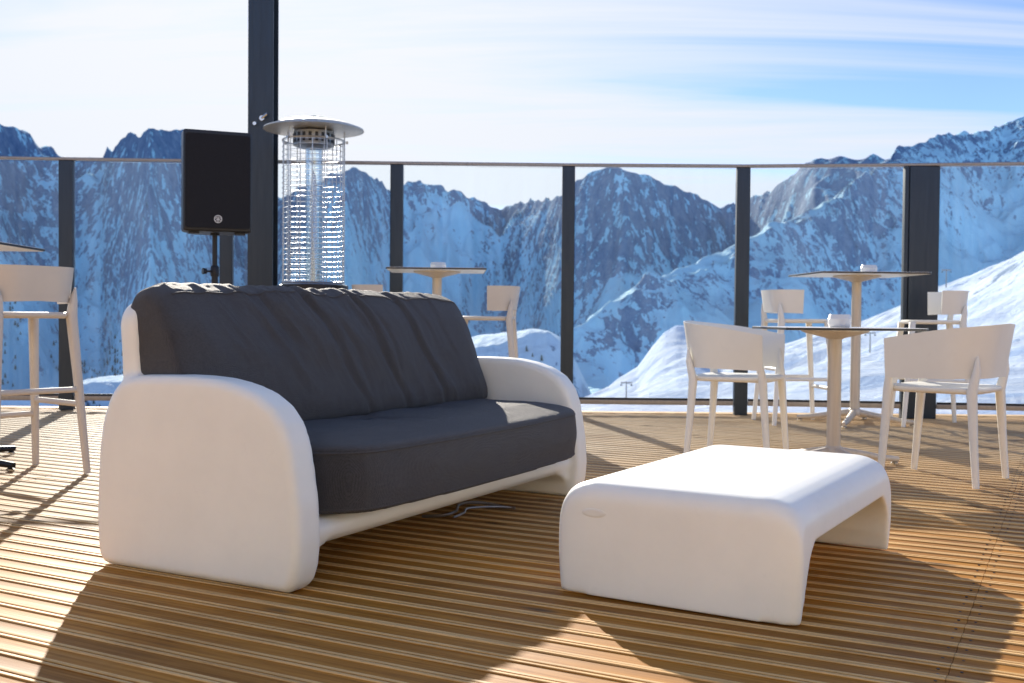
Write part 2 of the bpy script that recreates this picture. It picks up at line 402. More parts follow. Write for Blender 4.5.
sky_line = [(-700,80),(-300,130),(-120,100),(0,122),(18,130),(50,150),(75,157),(100,156),(112,148),(135,133),(150,130),(168,133),(185,131),(215,150),(250,185),(280,195),(310,182),(345,170),(365,174),(390,193),(402,184),(415,178),(428,181),(445,189),(470,197),(500,210),(520,203),(545,200),(560,197),(575,182),(590,172),(607,168),(625,167),(642,170),(665,180),(690,196),(712,201),(735,204),(750,196),(765,190),(785,180),(800,167),(812,160),(840,158),(870,158),(900,165),(1024,180),(1300,160),(1700,120)]
zc = [(-700,2300),(0,2500),(90,2900),(150,2300),(250,2900),(345,2500),(400,3100),(500,3500),(560,2800),(625,2600),(735,2900),(810,2500),(900,2300),(1700,2300)]
ZC = lambda p, a: float(np.interp(p, [q[0] for q in zc], [q[1] for q in zc]))*a
crest = [(p, y, ZC(p, 1)) for p, y in sky_line]
def low(k, a, y1):   # line between the crest and the foot elevation y1
    return [(p, y + (y1-y)*k, ZC(p, a)) for p, y in sky_line]
M_far = snowrock('far_snow_and_rock', .31, 105, (.52, .86, 1.0), .45)  # blue of the shaded far snow is put into its tint
sheet('mountain_range', [
    [(p, y+75, ZC(p, 1.30)) for p, y in sky_line], crest, low(.30, .925, 400), low(.62, .85, 400), low(.93, .76, 400), low(1.05, .45, 400)],
    M_far, 900, 420, 150, 520, True, crest_keep=.03, fine=.22,
    rockrows=[.5, .90, [(0,.72),(250,.72),(395,.50),(450,.30),(500,.66),(560,.60),(600,.72),(700,.62),(800,.8)],
              [(0,.50),(80,.52),(160,.62),(240,.42),(395,.16),(440,.2),(500,.72),(560,.42),(590,.15),(660,.05),(740,.25),(1000,.6)],
              [(0,.30),(250,.30),(400,.3),(520,.62),(600,.2),(1000,.1)], .12], seed=3.3)
mid = [(250,420,900),(400,402,900),(470,376,950),(530,352,1000),(572,330,1050),(607,303,1100),(656,276,1200),(732,246,1350),(790,222,1450),(841,196,1600),(858,180,1680),(876,164,1750),(885,158,1760),(894,147,1800),(920,141,1850),(935,136,1900),(970,132,2000),(1000,124,2050),(1024,116,2050),(1200,70,2200),(1700,30,2200)]
def pick(v, p): return v if not hasattr(v, '__len__') else float(np.interp(p, [q[0] for q in v], [q[1] for q in v]))
def midrow(dy, a): return [(p, y + pick(dy, p), Z*pick(a, p)) for p, y, Z in mid]
M_mid = snowrock('ridge_snow_and_rock', .41, 62, (.55, .87, 1.0), .5)  # ridge snow tint also carries the blue of its shade
sheet('rocky_ridge', [
    midrow(26, 1.16), mid,
    midrow([(560,7),(732,12),(800,10),(870,12),(900,34),(960,40),(1024,50)], [(560,.985),(700,.94),(800,.95),(1024,.92)]),
    midrow([(560,26),(656,42),(732,50),(800,60),(876,88),(930,100),(1024,110)], [(560,.965),(700,.90),(800,.88),(1024,.86)]),
    midrow([(250,8),(470,24),(560,44),(656,72),(732,92),(800,114),(876,162),(930,188),(1024,208)], [(560,.945),(656,.88),(732,.82),(800,.78),(1024,.77)]),
    midrow([(250,30),(470,50),(560,78),(656,122),(732,152),(800,176),(876,232),(930,258),(1024,278)], [(560,.90),(656,.82),(732,.75),(800,.71),(1024,.71)]),
    [(250,460,420),(560,450,420),(700,440,430),(1024,430,440),(1700,430,440)]],
    M_mid, 760, 360, 60, 260, True, crest_keep=.08, fine=.22, x0=200,
    rockrows=[.4, [(560,.35),(700,.30),(800,.50),(860,.75),(890,.8),(915,.72),(950,.80),(985,.55),(1024,.75)],
              [(470,.6),(560,.30),(600,.75),(700,.70),(760,.55),(800,.60),(870,.80),(895,.50),(915,.36),(960,.55),(1024,.50)],
              [(560,.60),(650,.70),(700,.60),(760,.62),(800,.55),(860,.72),(905,.62),(925,.15),(960,.25),(1024,.12)],
              [(560,.45),(640,.35),(680,.1),(760,.08),(830,.25),(890,.3),(930,.1),(1024,.08)], .03, .02], seed=11.1)
ledge = [(-650,398,600),(0,393,560),(60,388,560),(85,381,580),(120,376,600),(200,378,600),(300,358,640),(420,346,650),(466,340,650),(500,333,660),(530,327,660),(548,330,655),(560,337,650),(572,352,645),(584,376,640),(600,405,600),(900,440,500)]
def lrow(dy, a): return [(p, y+dy, Z*a) for p, y, Z in ledge]
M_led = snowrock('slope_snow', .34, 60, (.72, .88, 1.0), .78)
sheet('snow_terrace', [lrow(22, 1.18), ledge, lrow(6, .84), lrow(30, .818), lrow(56, .803), lrow(82, .788), lrow(100, .12)],
    M_led, 520, 160, 3.5, 40, True, crest_keep=.5, x1=900, rockrows=[.2, .10, .15, .42, .50, .3, .1], seed=5.0)
slope = [(480,420,300),(545,412,320),(575,403,330),(610,387,340),(638,371,350),(652,350,375),(664,336,390),(676,328,400),(690,326,400),(705,336,395),(722,348,390),(760,343,380),(800,335,370),(830,328,360),(860,318,360),(900,301,350),(930,286,340),(960,278,330),(1024,250,300),(1300,150,300),(1700,70,300)]
def srow(dy, a): return [(p, y+dy, Z*a) for p, y, Z in slope]
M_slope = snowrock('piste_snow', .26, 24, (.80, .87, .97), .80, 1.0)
sheet('snow_slope', [srow(30, 1.12), slope, srow(10, .85), [(480,428,200),(700,392,200),(1024,330,200),(1700,240,200)], [(480,440,90),(1024,428,90),(1700,420,90)], [(480,520,14),(1700,520,14)]],
    M_slope, 520, 220, 5.0, 45, False, crest_keep=.4, x0=470, smooth=3,
    rockrows=[.1, [(480,.02),(900,.05),(970,.4),(1024,.5)], [(480,.02),(900,.05),(970,.6),(1024,.75)], [(480,.0),(950,.05),(1024,.4)], .0, .0], seed=8.0)
gb = MB(); gb.add([(-9000,-9000,-260),(9000,-9000,-260),(9000,12000,-260),(-9000,12000,-260)], [(0,1,2,3)])
g = gb.build('valley_ground', snowrock('valley_snow', .1, 200), None, False); g['kind'] = 'structure'

# small conifers scattered on the left-hand slope: far too many to count
tb = MB(); px_, G_ = SHEETS['snow_terrace']; G2 = SHEETS['mountain_range'][1]; px2 = SHEETS['mountain_range'][0]
def pine(p, s):
    n = 5; rr = random.random()*6
    for k in range(3):
        z0 = s*(.12+.27*k); z1 = z0+s*.42; r = s*(.30-.075*k)
        ring = [(p[0]+r*(.8+.4*random.random())*math.cos(rr+2*PI*i/n), p[1]+r*math.sin(rr+2*PI*i/n), p[2]+z0) for i in range(n)]
        b = len(tb.v); tb.v += ring + [(p[0], p[1], p[2]+z1)]
        for i in range(n): tb.f.append((b+i, b+(i+1) % n, b+n)); tb.m.append(0)
for k in range(2600):
    col = random.uniform(-60, 470); i = int(np.searchsorted(px2, col)); r = int(random.triangular(250, 372, 330))
    p = G2[r, i]
    if vnoise(np.array([p[0]/130.]), np.array([p[1]/130.]))[0] < random.uniform(-.2, .5): continue
    pine(p, random.uniform(5, 11))
for k in range(600):
    col = random.uniform(-60, 560); i = int(np.searchsorted(px_, col)); r = int(random.triangular(70, 130, 95))
    p = G_[r, i]
    if vnoise(np.array([p[0]/25.]), np.array([p[1]/25.]))[0] < random.uniform(-.1, .6): continue
    pine(p, random.uniform(1.6, 3.6))
M_pine, ntp, bp = mat('pine_green'); L(ntp, ramp(ntp, noise(ntp, coords(ntp), .2, 3), [(.3, (.015, .03, .035)), (.7, (.04, .06, .06))]).outputs[0], bp.inputs['Base Color']); bp.inputs['Roughness'].default_value = .9
o = tb.build('distant_pines', M_pine, None, False); tag(o, 'dark specks of small conifers scattered over the blue shaded snow slope', 'conifers', kind='stuff')

def ground_at(name, px, frac):
    p, G = SHEETS[name]; i = int(np.searchsorted(p, px)); return Vector(G[int(frac*(G.shape[0]-1)), i])
def pylon(px, frac, h, label, sheetname='snow_slope'):
    b = ground_at(sheetname, px, frac); t = thing('ski_lift_pylon', b, random.uniform(-.3, .3), label, 'ski lift pylon', 'ski lift pylons on the snow')
    m = MB(); m.tube([(0,0,-1),(0,0,h)], [h*.035, h*.022], 8); m.build('mast', M_rail, t)
    m = MB(); m.box(-h*.22, h*.22, -.15, .15, h*.93, h*.985); m.build('crossarm', M_rail, t)
    for sx in (-1, 1):
        m = MB(); m.lathe([(.05,0),(h*.04,.03),(h*.04,.25),(.05,.3)], 12, (sx*h*.2, 0, h*.84)); m.build('pulley', M_dark, t)

# ------------------------------------------------------------------ deck
ANG = math.radians(-28)
def deck():
    mb = MB(); ca, sa = math.cos(ANG), math.sin(ANG)
    prof = [(.003,-.022),(.003,-.0005),(.0042,0),(.0122,0),(.0145,-.0034),(.026,-.0046),(.0433,-.0050),(.0605,-.0046),(.072,-.0034),(.0743,0),(.0823,0),(.0835,-.0005),(.0835,-.022)]
    YE = 8.52; rnd = random.Random(4)
    for k in range(-95, 190):
        t0 = k*PITCH; lo = -14.0; hi = 16.0
        cuts = sorted({-14.23, 16.0} | {-.23 + 4.0*j for j in range(-3, 5)})
        for c0, c1 in zip(cuts[:-1], cuts[1:]):
            dz = rnd.uniform(-.0012, .0006); jit = rnd.uniform(-.0008, .0008)
            A = []; B = []
            for (t, z) in prof:
                tt = t0 + t + jit; smin = (tt*ca - YE)/(-sa); s0 = max(c0+.0007, smin)
                if c1-.0007 - s0 < .01: A = None; break
                # keep only the part in front of the assumed rear facade
                smax = (tt*ca + 4.6)/(-sa); s1 = min(c1-.0007, smax)
                if s1 - s0 < .01: A = None; break
                A.append(Vector((s0, tt, z+dz))); B.append(Vector((s1, tt, z+dz)))
            if A: mb.loft([A, B])
    # screw heads beside the butt joints
    mb.mi = 1
    for k in range(-10, 100):
        for j in (-.23, 3.77, -4.23):
            for ds in (-.022, .022):
                for dt in (.024, .062):
                    mb.lathe([(.0035, -.0065), (.0038, -.0036), (.0015, -.0033)], 7, (j+ds+rnd.uniform(-.003,.003), k*PITCH+dt, 0))
    mb.mi = 0
    o = mb.build('deck', [M_wood, M_dark], None, True, 25); o.rotation_euler = (0, 0, ANG); o['kind'] = 'structure'
    m = MB(); m.box(-16, 16, 8.46, 8.60, -.10, .003); o = m.build('deck_edge', M_wood, None, False); o['kind'] = 'structure'
    m = MB(); m.box(-16, 16, -4.6, 8.55, -.35, -.06); o = m.build('deck_underside', M_dark, None, False); o['kind'] = 'structure'
deck()

# ------------------------------------------------------------------ assumed facade behind the camera, unseen, added to bounce warm fill light
def assumed_building():
    t = thing('assumed_building', (0, -4.4, 0), 0, 'assumed pale rendered facade, unseen behind the viewer, added for its warm bounce light', 'assumed_building')
    m = MB(); m.box(-15, 15, -.4, 0, 0, 4.2)
    mw = plastic('warm_render', (.60, .545, .455), .8, 0, .06); m.build('assumed_wall', mw, t, False)  # pale warm colour tuned for the fill light it bounces
    for i in range(-3, 4):  # assumed windows of the added facade, mirrored only in the glass
        fr = MB(); x = i*4.0; a, b, z0, z1 = x-1.0, x+1.0, .9, 2.6
        fr.box(a-.08, a, .002, .08, z0-.08, z1+.08); fr.box(b, b+.08, .002, .08, z0-.08, z1+.08); fr.box(a, b, .002, .08, z0-.08, z0); fr.box(a, b, .002, .08, z1, z1+.08)
        f = fr.build('assumed_window', M_post, t, False)
        p = MB(); p.box(a, b, .003, .02, z0, z1); p.build('pane', plastic('dark_window_pane', (.03, .04, .05), .15, 0, 0), f, False)
assumed_building()

# ------------------------------------------------------------------ glass fence
def fence():
    t = thing('glass_fence', (0, 8.4, 0), 0, 'tall clear glass windbreak fence with dark steel posts along the deck edge', 'fence')
    inv = Matrix.Translation((0, -8.4, 0)); HT = 1.965
    # (pixel column, distance, half width m)
    P = [(-460, 8.05, .055), (-280, 8.15, .055), (-104, 8.25, .055), (67, 8.33, .055), (226.5, 8.37, .05), (396, 8.40, .05), (567, 8.42, .05), (741, 8.40, .052), (921, 8.24, .115), (1130, 8.02, .055), (1340, 7.85, .055), (1560, 7.7, .055)]
    pts = [Vector(((p-512)/F*z, z, 0)) for p, z, _ in P]
    for (p, z, hw), c in zip(P, pts):
        m = MB(); m.box(c.x-hw, c.x+hw, c.y-.03, c.y+.03, .0, HT-.012, inv); o = m.build('post', M_post, t, True, bevel=.004)
        if hw > .1:
            f = MB(); f.box(c.x-hw-.035, c.x-hw-.004, c.y-.02, c.y+.035, .0, HT-.014, inv); f.build('cover_strip', M_post, o, True, bevel=.003)
    for i in range(len(P)-1):
        a, b = pts[i], pts[i+1]; u = (b-a).normalized(); n = Vector((-u.y, u.x, 0)); a2 = a+u*(P[i][2]+.006); b2 = b-u*(P[i+1][2]+.006)
        def bar(p, q, z0, z1, w0, w1, name, mt, bev=None):
            m = MB(); vs = []
            for e in (p, q):
                for w_ in (w0, w1):
                    for z in (z0, z1): v = e + n*w_; vs.append(inv @ Vector((v.x, v.y, z)))
            m.add(vs, [(0,1,3,2),(4,6,7,5),(0,4,5,1),(2,3,7,6),(0,2,6,4),(1,5,7,3)]); return m.build(name, mt, t, True, bevel=bev)
        bar(a2, b2, .112, HT-.02, -.006, .006, 'glass_panel', M_glass)
        bar(a, b, HT-.010, HT+.012, -.032, .032, 'top_rail', M_rail, .004)
        bar(a2, b2, .075, .112, -.022, .022, 'bottom_rail', M_rail, .003)
        bar(a2, b2, .1125, .128, -.016, -.0065, 'glazing_bead', M_dark)
fence()
def column():
    z = 8.12; x = (262.5-512)/F*z
    t = thing('steel_column', (x, z, 0), 0, 'tall dark grey steel column rising out of the picture behind the speaker', 'column')
    m = MB(); m.box(-.095, .095, -.09, -.078, .012, 4.6); m.box(-.095, .095, .078, .09, .012, 4.6); m.box(-.006, .006, -.078, .078, .012, 4.6); m.build('shaft', M_post, t, True)
    m = MB(); m.box(-.15, .15, -.15, .15, .003, .012); m.build('base_plate', M_post, t, False)
    m = MB(); m.tube([(.015,-.115,2.24),(.015,-.089,2.24)], .02, 8); m.tube([(.015,-.11,2.24),(.06,-.13,2.27)], .01, 6); m.tube([(-.04,-.115,2.2),(-.04,-.089,2.2)], .014, 8); m.build('bracket', M_steel, t)
column()

# ------------------------------------------------------------------ sofa
def arc(cx, cz, r, a0, a1, n=8): return [(cx+r*math.cos(math.radians(a0+(a1-a0)*i/n)), cz+r*math.sin(math.radians(a0+(a1-a0)*i/n))) for i in range(n+1)]
def sofa():
    t = thing('sofa', (-1.262, 3.208, 0), ANG, 'white moulded plastic two-seat sofa with charcoal grey cushions on the wooden deck', 'sofa')
    arm = [(.035,0),(.008,.025),(0,.07),(-.004,.16),(.0,.26),(.008,.36),(.024,.44),(.055,.51),(.085,.545),(.125,.568),(.20,.580),(.30,.583),(.42,.583),(.52,.577),(.60,.563),(.67,.542),(.73,.508),(.772,.462),(.797,.405),(.812,.335),(.828,.24),(.834,.14),(.828,.07),(.812,.025),(.785,0)]
    arm = [(x*.937, z) for x, z in arm]
    m = MB()
    for y0, y1 in ((0, .112), (1.818, 1.93)):
        rings = []
        for yy, ins in ((0,.018),(.003,.010),(.009,.004),(.020,0),(.092,0),(.103,.004),(.109,.010),(.112,.018)):
            ring = []
            for i in range(len(arm)):
                p = Vector((arm[i][0], arm[i][1])); d0 = Vector(arm[i-1]); d1 = Vector(arm[(i+1) % len(arm)]); tg = (d1-d0).normalized(); nn = Vector((-tg.y, tg.x))
                if (Vector((.42,.29))-p).dot(nn) < 0: nn = -nn
                q = p + nn*ins; ring.append(Vector((q.x, y0+yy, q.y)))
            rings.append(ring)
        m.loft(rings)
    slab = [(.08,.12),(.08,.19),(.67,.19),(.725,.178),(.745,.155),(.742,.128),(.71,.102),(.63,.092),(.3,.10)]
    m.prism(slab, 'y', .06, 1.87)
    for (ya, yb) in ((.102, .185), (1.828, 1.745)):
        for q in range(7):
            f0 = q/7; h = .06*(1-math.sqrt(max(0, 1-(1-f0)**2))); yq = ya+(yb-ya)*f0; yn = ya+(yb-ya)*(f0+.16)
            m.box(.12, .733, min(yq, yn), max(yq, yn), .10-h, .16)
    back = [(.025,.03),(.025,.70)] + [(.025+.07-.07*math.cos(a), .73+.07*math.sin(a)) for a in [PI/2*i/7 for i in range(8)]]
    back += [(1.93-y, z) for y, z in back[::-1]]
    rings = []
    for off, ins in ((0,.018),(.006,.006),(.018,0),(.06,0),(.075,.01)):
        rings.append([Vector((.10 - (z-.18)*.06 + off, y + (ins if y < .95 else -ins), z - (ins if z > .6 else 0))) for y, z in back])
    m.loft(rings)
    me = remeshed(m, .0105, 5)
    mesh_obj('shell', me, M_sofa, t)
    # seat cushion: bowed front, crowned top
    out = []
    def fx(y): u = (y-.965)/.85; return .862 - .045*u*u - np.where(u < 0, .20, .11)*(np.maximum(0, abs(u)-.74)/.26)**3 
    ys = np.linspace(.118, 1.812, 40)
    out = [(.15, .13), (.15, 1.80)] + [(float(fx(y)), float(y)) for y in ys[::-1]]
    m = MB(); m.prism(out, 'z', .190, .385)
    me = remeshed(m, .0095, 8)
    co = np.empty(len(me.vertices)*3, np.float32); me.vertices.foreach_get('co', co); co = co.reshape(-1, 3)
    x, y, z = co[:,0].copy(), co[:,1].copy(), co[:,2].copy()
    top = np.clip((z-.355)/.03, 0, 1); ex = np.clip(np.minimum(np.minimum(x-.14, fx(y)-x), np.minimum(y-.115, 1.82-y))/.16, 0, 1)
    co[:,2] += top*ex*.028
    co[:,2] += top*ex*(.004*fbm(x*4+2, y*4, 4) + .0022*fbm(x*22, y*9+3, 3))
    # the sat-in hollow with its radiating creases
    for (cx_, cy_, r_, dd) in ((.45, .80, .16, .010), (.40, 1.28, .13, .007), (.42, .36, .14, .006)):
        rr = np.sqrt((x-cx_)**2 + (y-cy_)**2); an = np.arctan2(y-cy_, x-cx_)
        co[:,2] -= top*dd*np.exp(-(rr/r_)**2)*(1 + .55*np.sin(an*7 + 3*np.sin(an*2)))*ex
    side = np.clip((x-(fx(y)-.05))/.04, 0, 1)*(1-top)
    co[:,0] += side*(.012*np.sin((z-.19)/.195*PI) + .004*fbm(y*5, z*14, 4))
    # piped seams along the top and bottom edge
    for zs in (.207, .372):
        co[:,0] += np.where((x > fx(y)-.03), .0035*np.exp(-((z-zs)/.006)**2), 0)
    me.vertices.foreach_set('co', co.reshape(-1)); me.update()
    sc_ = mesh_obj('seat_cushion', me, M_fabric, t)
    from mathutils.bvhtree import BVHTree
    def seam(me, rays, par, r=.0032):
        bv = BVHTree.FromPolygons([v.co.copy() for v in me.vertices], [tuple(p.vertices) for p in me.polygons]); pts = []
        for o_, d_ in rays:
            h = bv.ray_cast(Vector(o_), Vector(d_).normalized())
            if h[0] is not None: pts.append(h[0] + h[1]*.0008)
        pts = [pts[0]] + [(a+b*2+c)/4 for a, b, c in zip(pts[:-2], pts[1:-1], pts[2:])] + [pts[-1]]
        mm = MB(); mm.tube(pts, r, 7); mm.build('piping', M_fabric, par)
    for zs in (.203, .366):
        seam(me, [((1.5, float(y_), zs), (-1, 0, 0)) for y_ in np.linspace(.15, 1.78, 110)], sc_)
    # back cushion
    pr = [(.055,.40),(.04,.55),(.03,.78),(.06,.845),(.12,.862),(.175,.835),(.23,.74),(.30,.57),(.35,.46),(.355,.41),(.33,.395)]
    def edge(y): return 0
    m = MB(); rings = []
    for yy, s_ in ((.040,.86),(.05,.92),(.075,.965),(.12,.99),(.20,1),(.6,1),(.9,1),(1.2,1),(1.60,1),(1.70,.995),(1.75,.98),(1.775,.955),(1.785,.90)):
        c_ = (.19, .50); rings.append([Vector((.185+(px-.15)*.95*(1-.6*(1-s_)), yy, .40+(pz-.40)*s_)) for px, pz in pr])
    m.loft(rings)
    me = remeshed(m, .0095, 10)
    nv = len(me.vertices); co = np.empty(nv*3, np.float32); me.vertices.foreach_get('co', co); co = co.reshape(-1, 3)
    no = np.empty(nv*3, np.float32); me.vertices.foreach_get('normal', no); no = no.reshape(-1, 3)
    x, y, z = co[:,0].copy(), co[:,1].copy(), co[:,2].copy()
    hz = np.clip((z-.40)/.45, 0, 1); frontm = np.clip(no[:,0]*1.3+.1, 0, 1); endm = np.clip(np.minimum(y-.04, 1.80-y)/.12, 0, 1)
    dsp = .026*np.sin(hz*PI)*frontm*endm
    dsp += .005*fbm(y*5+1, z*5, 4)*(.3+frontm)
    # soft folds falling from the top seam, leaning away from the middle
    for (yt, yb, wdt, dep, h0, h1) in ((.70,.90,.020,.013,0,1),(.80,.95,.014,.006,.0,.6),(.98,1.14,.018,.017,0,1),(1.06,1.17,.012,.006,.25,1),(1.26,1.42,.016,.015,0,1),(.30,.38,.03,.003,.6,1),(.48,.60,.022,.004,.5,1),(1.50,1.58,.016,.005,.4,1),(1.38,1.47,.012,.004,.5,1)):
        yc = yb + (yt-yb)*hz**.8 + .012*np.sin(hz*9+yt*20)
        win = np.clip((hz-h0+.08)/.15, 0, 1)*np.clip((h1+.12-hz)/.15, 0, 1)
        g_ = np.exp(-((y-yc)/wdt)**2); g2_ = np.exp(-((y-yc-wdt*1.7)/(wdt*1.5))**2)
        dsp -= (dep*g_ - dep*.45*g2_)*win*np.clip(frontm+.2, 0, 1)*(.55+.45*hz)
    fld = fbm((y-.22*(1-hz))*9+2, hz*1.3+4, 3, .55, True); amt = np.clip(fbm(y*2.2+7, hz*1.6, 2)*1.6+.35, 0, 1)
    dsp += .018*np.clip(frontm+.1, 0, 1)*(fld-.1)*amt*(.35+.65*hz)*endm
    dsp += .016*np.clip(frontm, 0, 1)*endm*np.sin(hz*PI)*fbm(y*3.1+.7, hz*1.1, 2)
    # little gathers along the top seam
    tm = np.clip((z-.78)/.05, 0, 1)
    dsp += tm*.0045*fbm(y*26, x*6, 3)
    em = np.clip((.10-y)/.05, 0, 1); dsp += em*.004*fbm(z*20, x*9, 3)
    dsp += .0012*fbm(y*60, z*22, 2)
    co += no*dsp[:,None]
    me.vertices.foreach_set('co', co.reshape(-1)); me.update()
    bc_ = mesh_obj('back_cushion', me, M_fabric, t)
    rays = []
    for y_ in np.linspace(.10, 1.74, 150):
        rays.append(((.18+.5*math.cos(1.36), float(y_), .66+.5*math.sin(1.36)), (-math.cos(1.36), 0, -math.sin(1.36))))
    seam(me, rays, bc_, .0035)
sofa()

# ------------------------------------------------------------------ low table
def low_table():
    W, LN, H = .672, 1.085, .312
    m = MB()
    # side profile in (y, z): an upturned U with soft fillets, swept across and rounded by shrinking rings
    o_ = [(0.0,0)] + [(0.0, .10)] + [(.05-.05*math.cos(a), H-.05+.05*math.sin(a)) for a in [PI/2*i/8 for i in range(9)]]
    o_ += [(LN-y, z) for y, z in o_[::-1]]
    i_ = [(.042,0),(.050,.045)] + [(.055+.17-.17*math.cos(a), .055+.16*math.sin(a)) for a in [PI/2*i/8 for i in range(9)]]
    i_ = [(LN-y, z) for y, z in i_] + [(y, z) for y, z in i_[::-1]]
    poly = o_ + i_
    cy, cz = LN/2, .12
    rings = []
    for x, ins in ((0,.060),(.005,.042),(.016,.026),(.034,.014),(.06,.005),(.09,.0),(W-.09,.0),(W-.06,.005),(W-.034,.014),(W-.016,.026),(W-.005,.042),(W,.060)):
        ring = []
        for (y, z) in poly:
            zz_ = z
            if z > .185: zz_ = z - ins*1.15*min(1, (z-.185)/.08)
            yy = y
            if (y, z) in o_: yy = y + (ins*.35 if y < cy else -ins*.35)
            ring.append(Vector((x, yy, zz_)))
        rings.append(ring)
    m.loft(rings)
    me = remeshed(m, .0085, 7)
    co = np.empty(len(me.vertices)*3, np.float32); me.vertices.foreach_get('co', co); co = co.reshape(-1, 3)
    # the sides lean in slightly towards the top and the whole form swells a little
    zf = co[:,2]/H; co[:,0] = W/2 + (co[:,0]-W/2)*(1 + .035*np.sin(np.clip(zf, 0, 1)*PI) - .02*zf)
    me.vertices.foreach_set('co', co.reshape(-1)); me.update()
    o = mesh_obj('coffee_table', me, M_table)
    from mathutils.bvhtree import BVHTree
    bv = BVHTree.FromPolygons([v.co.copy() for v in me.vertices], [tuple(p.vertices) for p in me.polygons]); h = bv.ray_cast(Vector((.112, -1, .228)), Vector((0, 1, 0)))
    lp = MB(); rg = []
    for s_, d_ in ((1, .002), (1, -.0008), (.93, -.0014), (.5, -.0014)):
        rg.append([Vector((.112+.036*s_*math.cos(2*PI*k/32), h[0].y+d_, .228+.012*s_*math.sin(2*PI*k/32))) for k in range(32)])
    lp.loft(rg); lp.build('maker_plate', plastic('moulded_plate', (.84, .82, .745), .35, 0, .1), o)
    o.location = (.131, 2.937, 0); o.rotation_euler = (0, 0, math.radians(-31))
    tag(o, 'low white moulded plastic coffee table shaped like a bridge in front of the sofa', 'coffee table')
low_table()

# cable lying under the sofa
def cable():
    m = MB(); pts = []
    for i in range(40):
        a = i/39; pts.append((-.33+.34*a+.02*math.sin(a*9), 3.95+.22*a-.05*math.sin(a*7), .012+.05*max(0, math.sin(a*PI*1.2))*(.6 if i > 15 else .2)))
    m.tube(pts, .006, 8)
    m.tube([(p[0]+.03, p[1]-.03+.02*math.sin(i*.3), p[2]*.6+.005) for i, p in enumerate(pts[8:34])], .005, 8)
    o = m.build('cable', M_rail); tag(o, 'shiny grey cable looped on the deck under the sofa seat', 'cable')
cable()

# ------------------------------------------------------------------ chairs and stools
def shell_band(m, zb, zt, hw, rear, front, flare, drop, th=.011, rc=.15, nt_=44, nv_=9, tipcut=.0):
    """curved band: plan is a U open to +x"""
    path = []
    seglen = [front-(-rear+rc), rc*PI/2, 2*(hw-rc), rc*PI/2, front-(-rear+rc)]
    tot = sum(seglen)
    def P(s):
        q = s
        if q <= seglen[0]: return (front-q, -hw), (0, -1)
        q -= seglen[0]
        if q <= seglen[1]:
            a = q/rc; return (-rear+rc-rc*math.sin(a), -hw+rc-rc*math.cos(a)), (-math.sin(a), -math.cos(a))
        q -= seglen[1]
        if q <= seglen[2]: return (-rear, -hw+rc+q), (-1, 0)
        q -= seglen[2]
        if q <= seglen[3]:
            a = q/rc; return (-rear+rc-rc*math.cos(a), hw-rc+rc*math.sin(a)), (-math.cos(a), math.sin(a))
        q -= seglen[3]; return (-rear+rc+q, hw), (0, 1)
    rings = []
    for i in range(nt_+1):
        u = i/nt_; (x, y), (nx, ny) = P(u*tot); e = abs(2*u-1)
        zt_ = zt - drop*e**1.6; zb_ = zb - .012*e
        ring = []
        for side in (1, -1):
            for k in range(nv_+1):
                f = k/nv_ if side == 1 else 1-k/nv_
                z = zb_ + (zt_-zb_)*f; o_ = flare*(f**1.3)*(.55+.45*(1-e)) + (th/2)*side*(.55+.45*math.sin(PI*min(1, max(0, f))))
                ring.append(Vector((x+nx*o_, y+ny*o_, z)))
        rings.append(ring)
    m.loft(rings)
def seat_slab(m, z, sx, sy, th, dish=.01):
    n = 40; rings = []
    for (s, dz) in ((.90,-th),(.975,-th*.8),(1,-th*.45),(.99,-.004),(.95,0),(.8,-dish*.35),(.5,-dish*.8),(.15,-dish)):
        ring = []
        for k in range(n):
            a = 2*PI*k/n; c, q = math.cos(a), math.sin(a); e = .42
            ring.append(Vector((sx*s*math.copysign(abs(c)**e, c), sy*s*math.copysign(abs(q)**e, q), z+dz)))
        rings.append(ring)
    m.loft(rings)
def armchair(name, label, mt):
    t = thing(name, (0,0,0), 0, label, 'chair', 'white plastic armchairs at the low table')
    m = MB(); seat_slab(m, .452, .225, .222, .03, .014); m.build('seat', mt, t, True, 50)
    m = MB(); shell_band(m, .50, .750, .245, .245, .195, .040, .075, rc=.17); m.build('backrest', mt, t, True, 50)
    for sx in (-1, 1):
        for sy in (-1, 1):
            m = MB()
            if sx < 0: pts = [(-.222,sy*.222,0),(-.205,sy*.214,.22),(-.192,sy*.208,.43),(-.214,sy*.214,.53),(-.218,sy*.22,.60)]; r = [.0145,.018,.0225,.017,.004]
            else: pts = [(.222,sy*.222,0),(.205,sy*.220,.22),(.19,sy*.218,.43),(.178,sy*.236,.52),(.168,sy*.25,.60)]; r = [.0145,.018,.022,.016,.004]
            m.tube(pts, r, 12, power=3.0); m.build('leg', mt, t, True, 60)
    return t
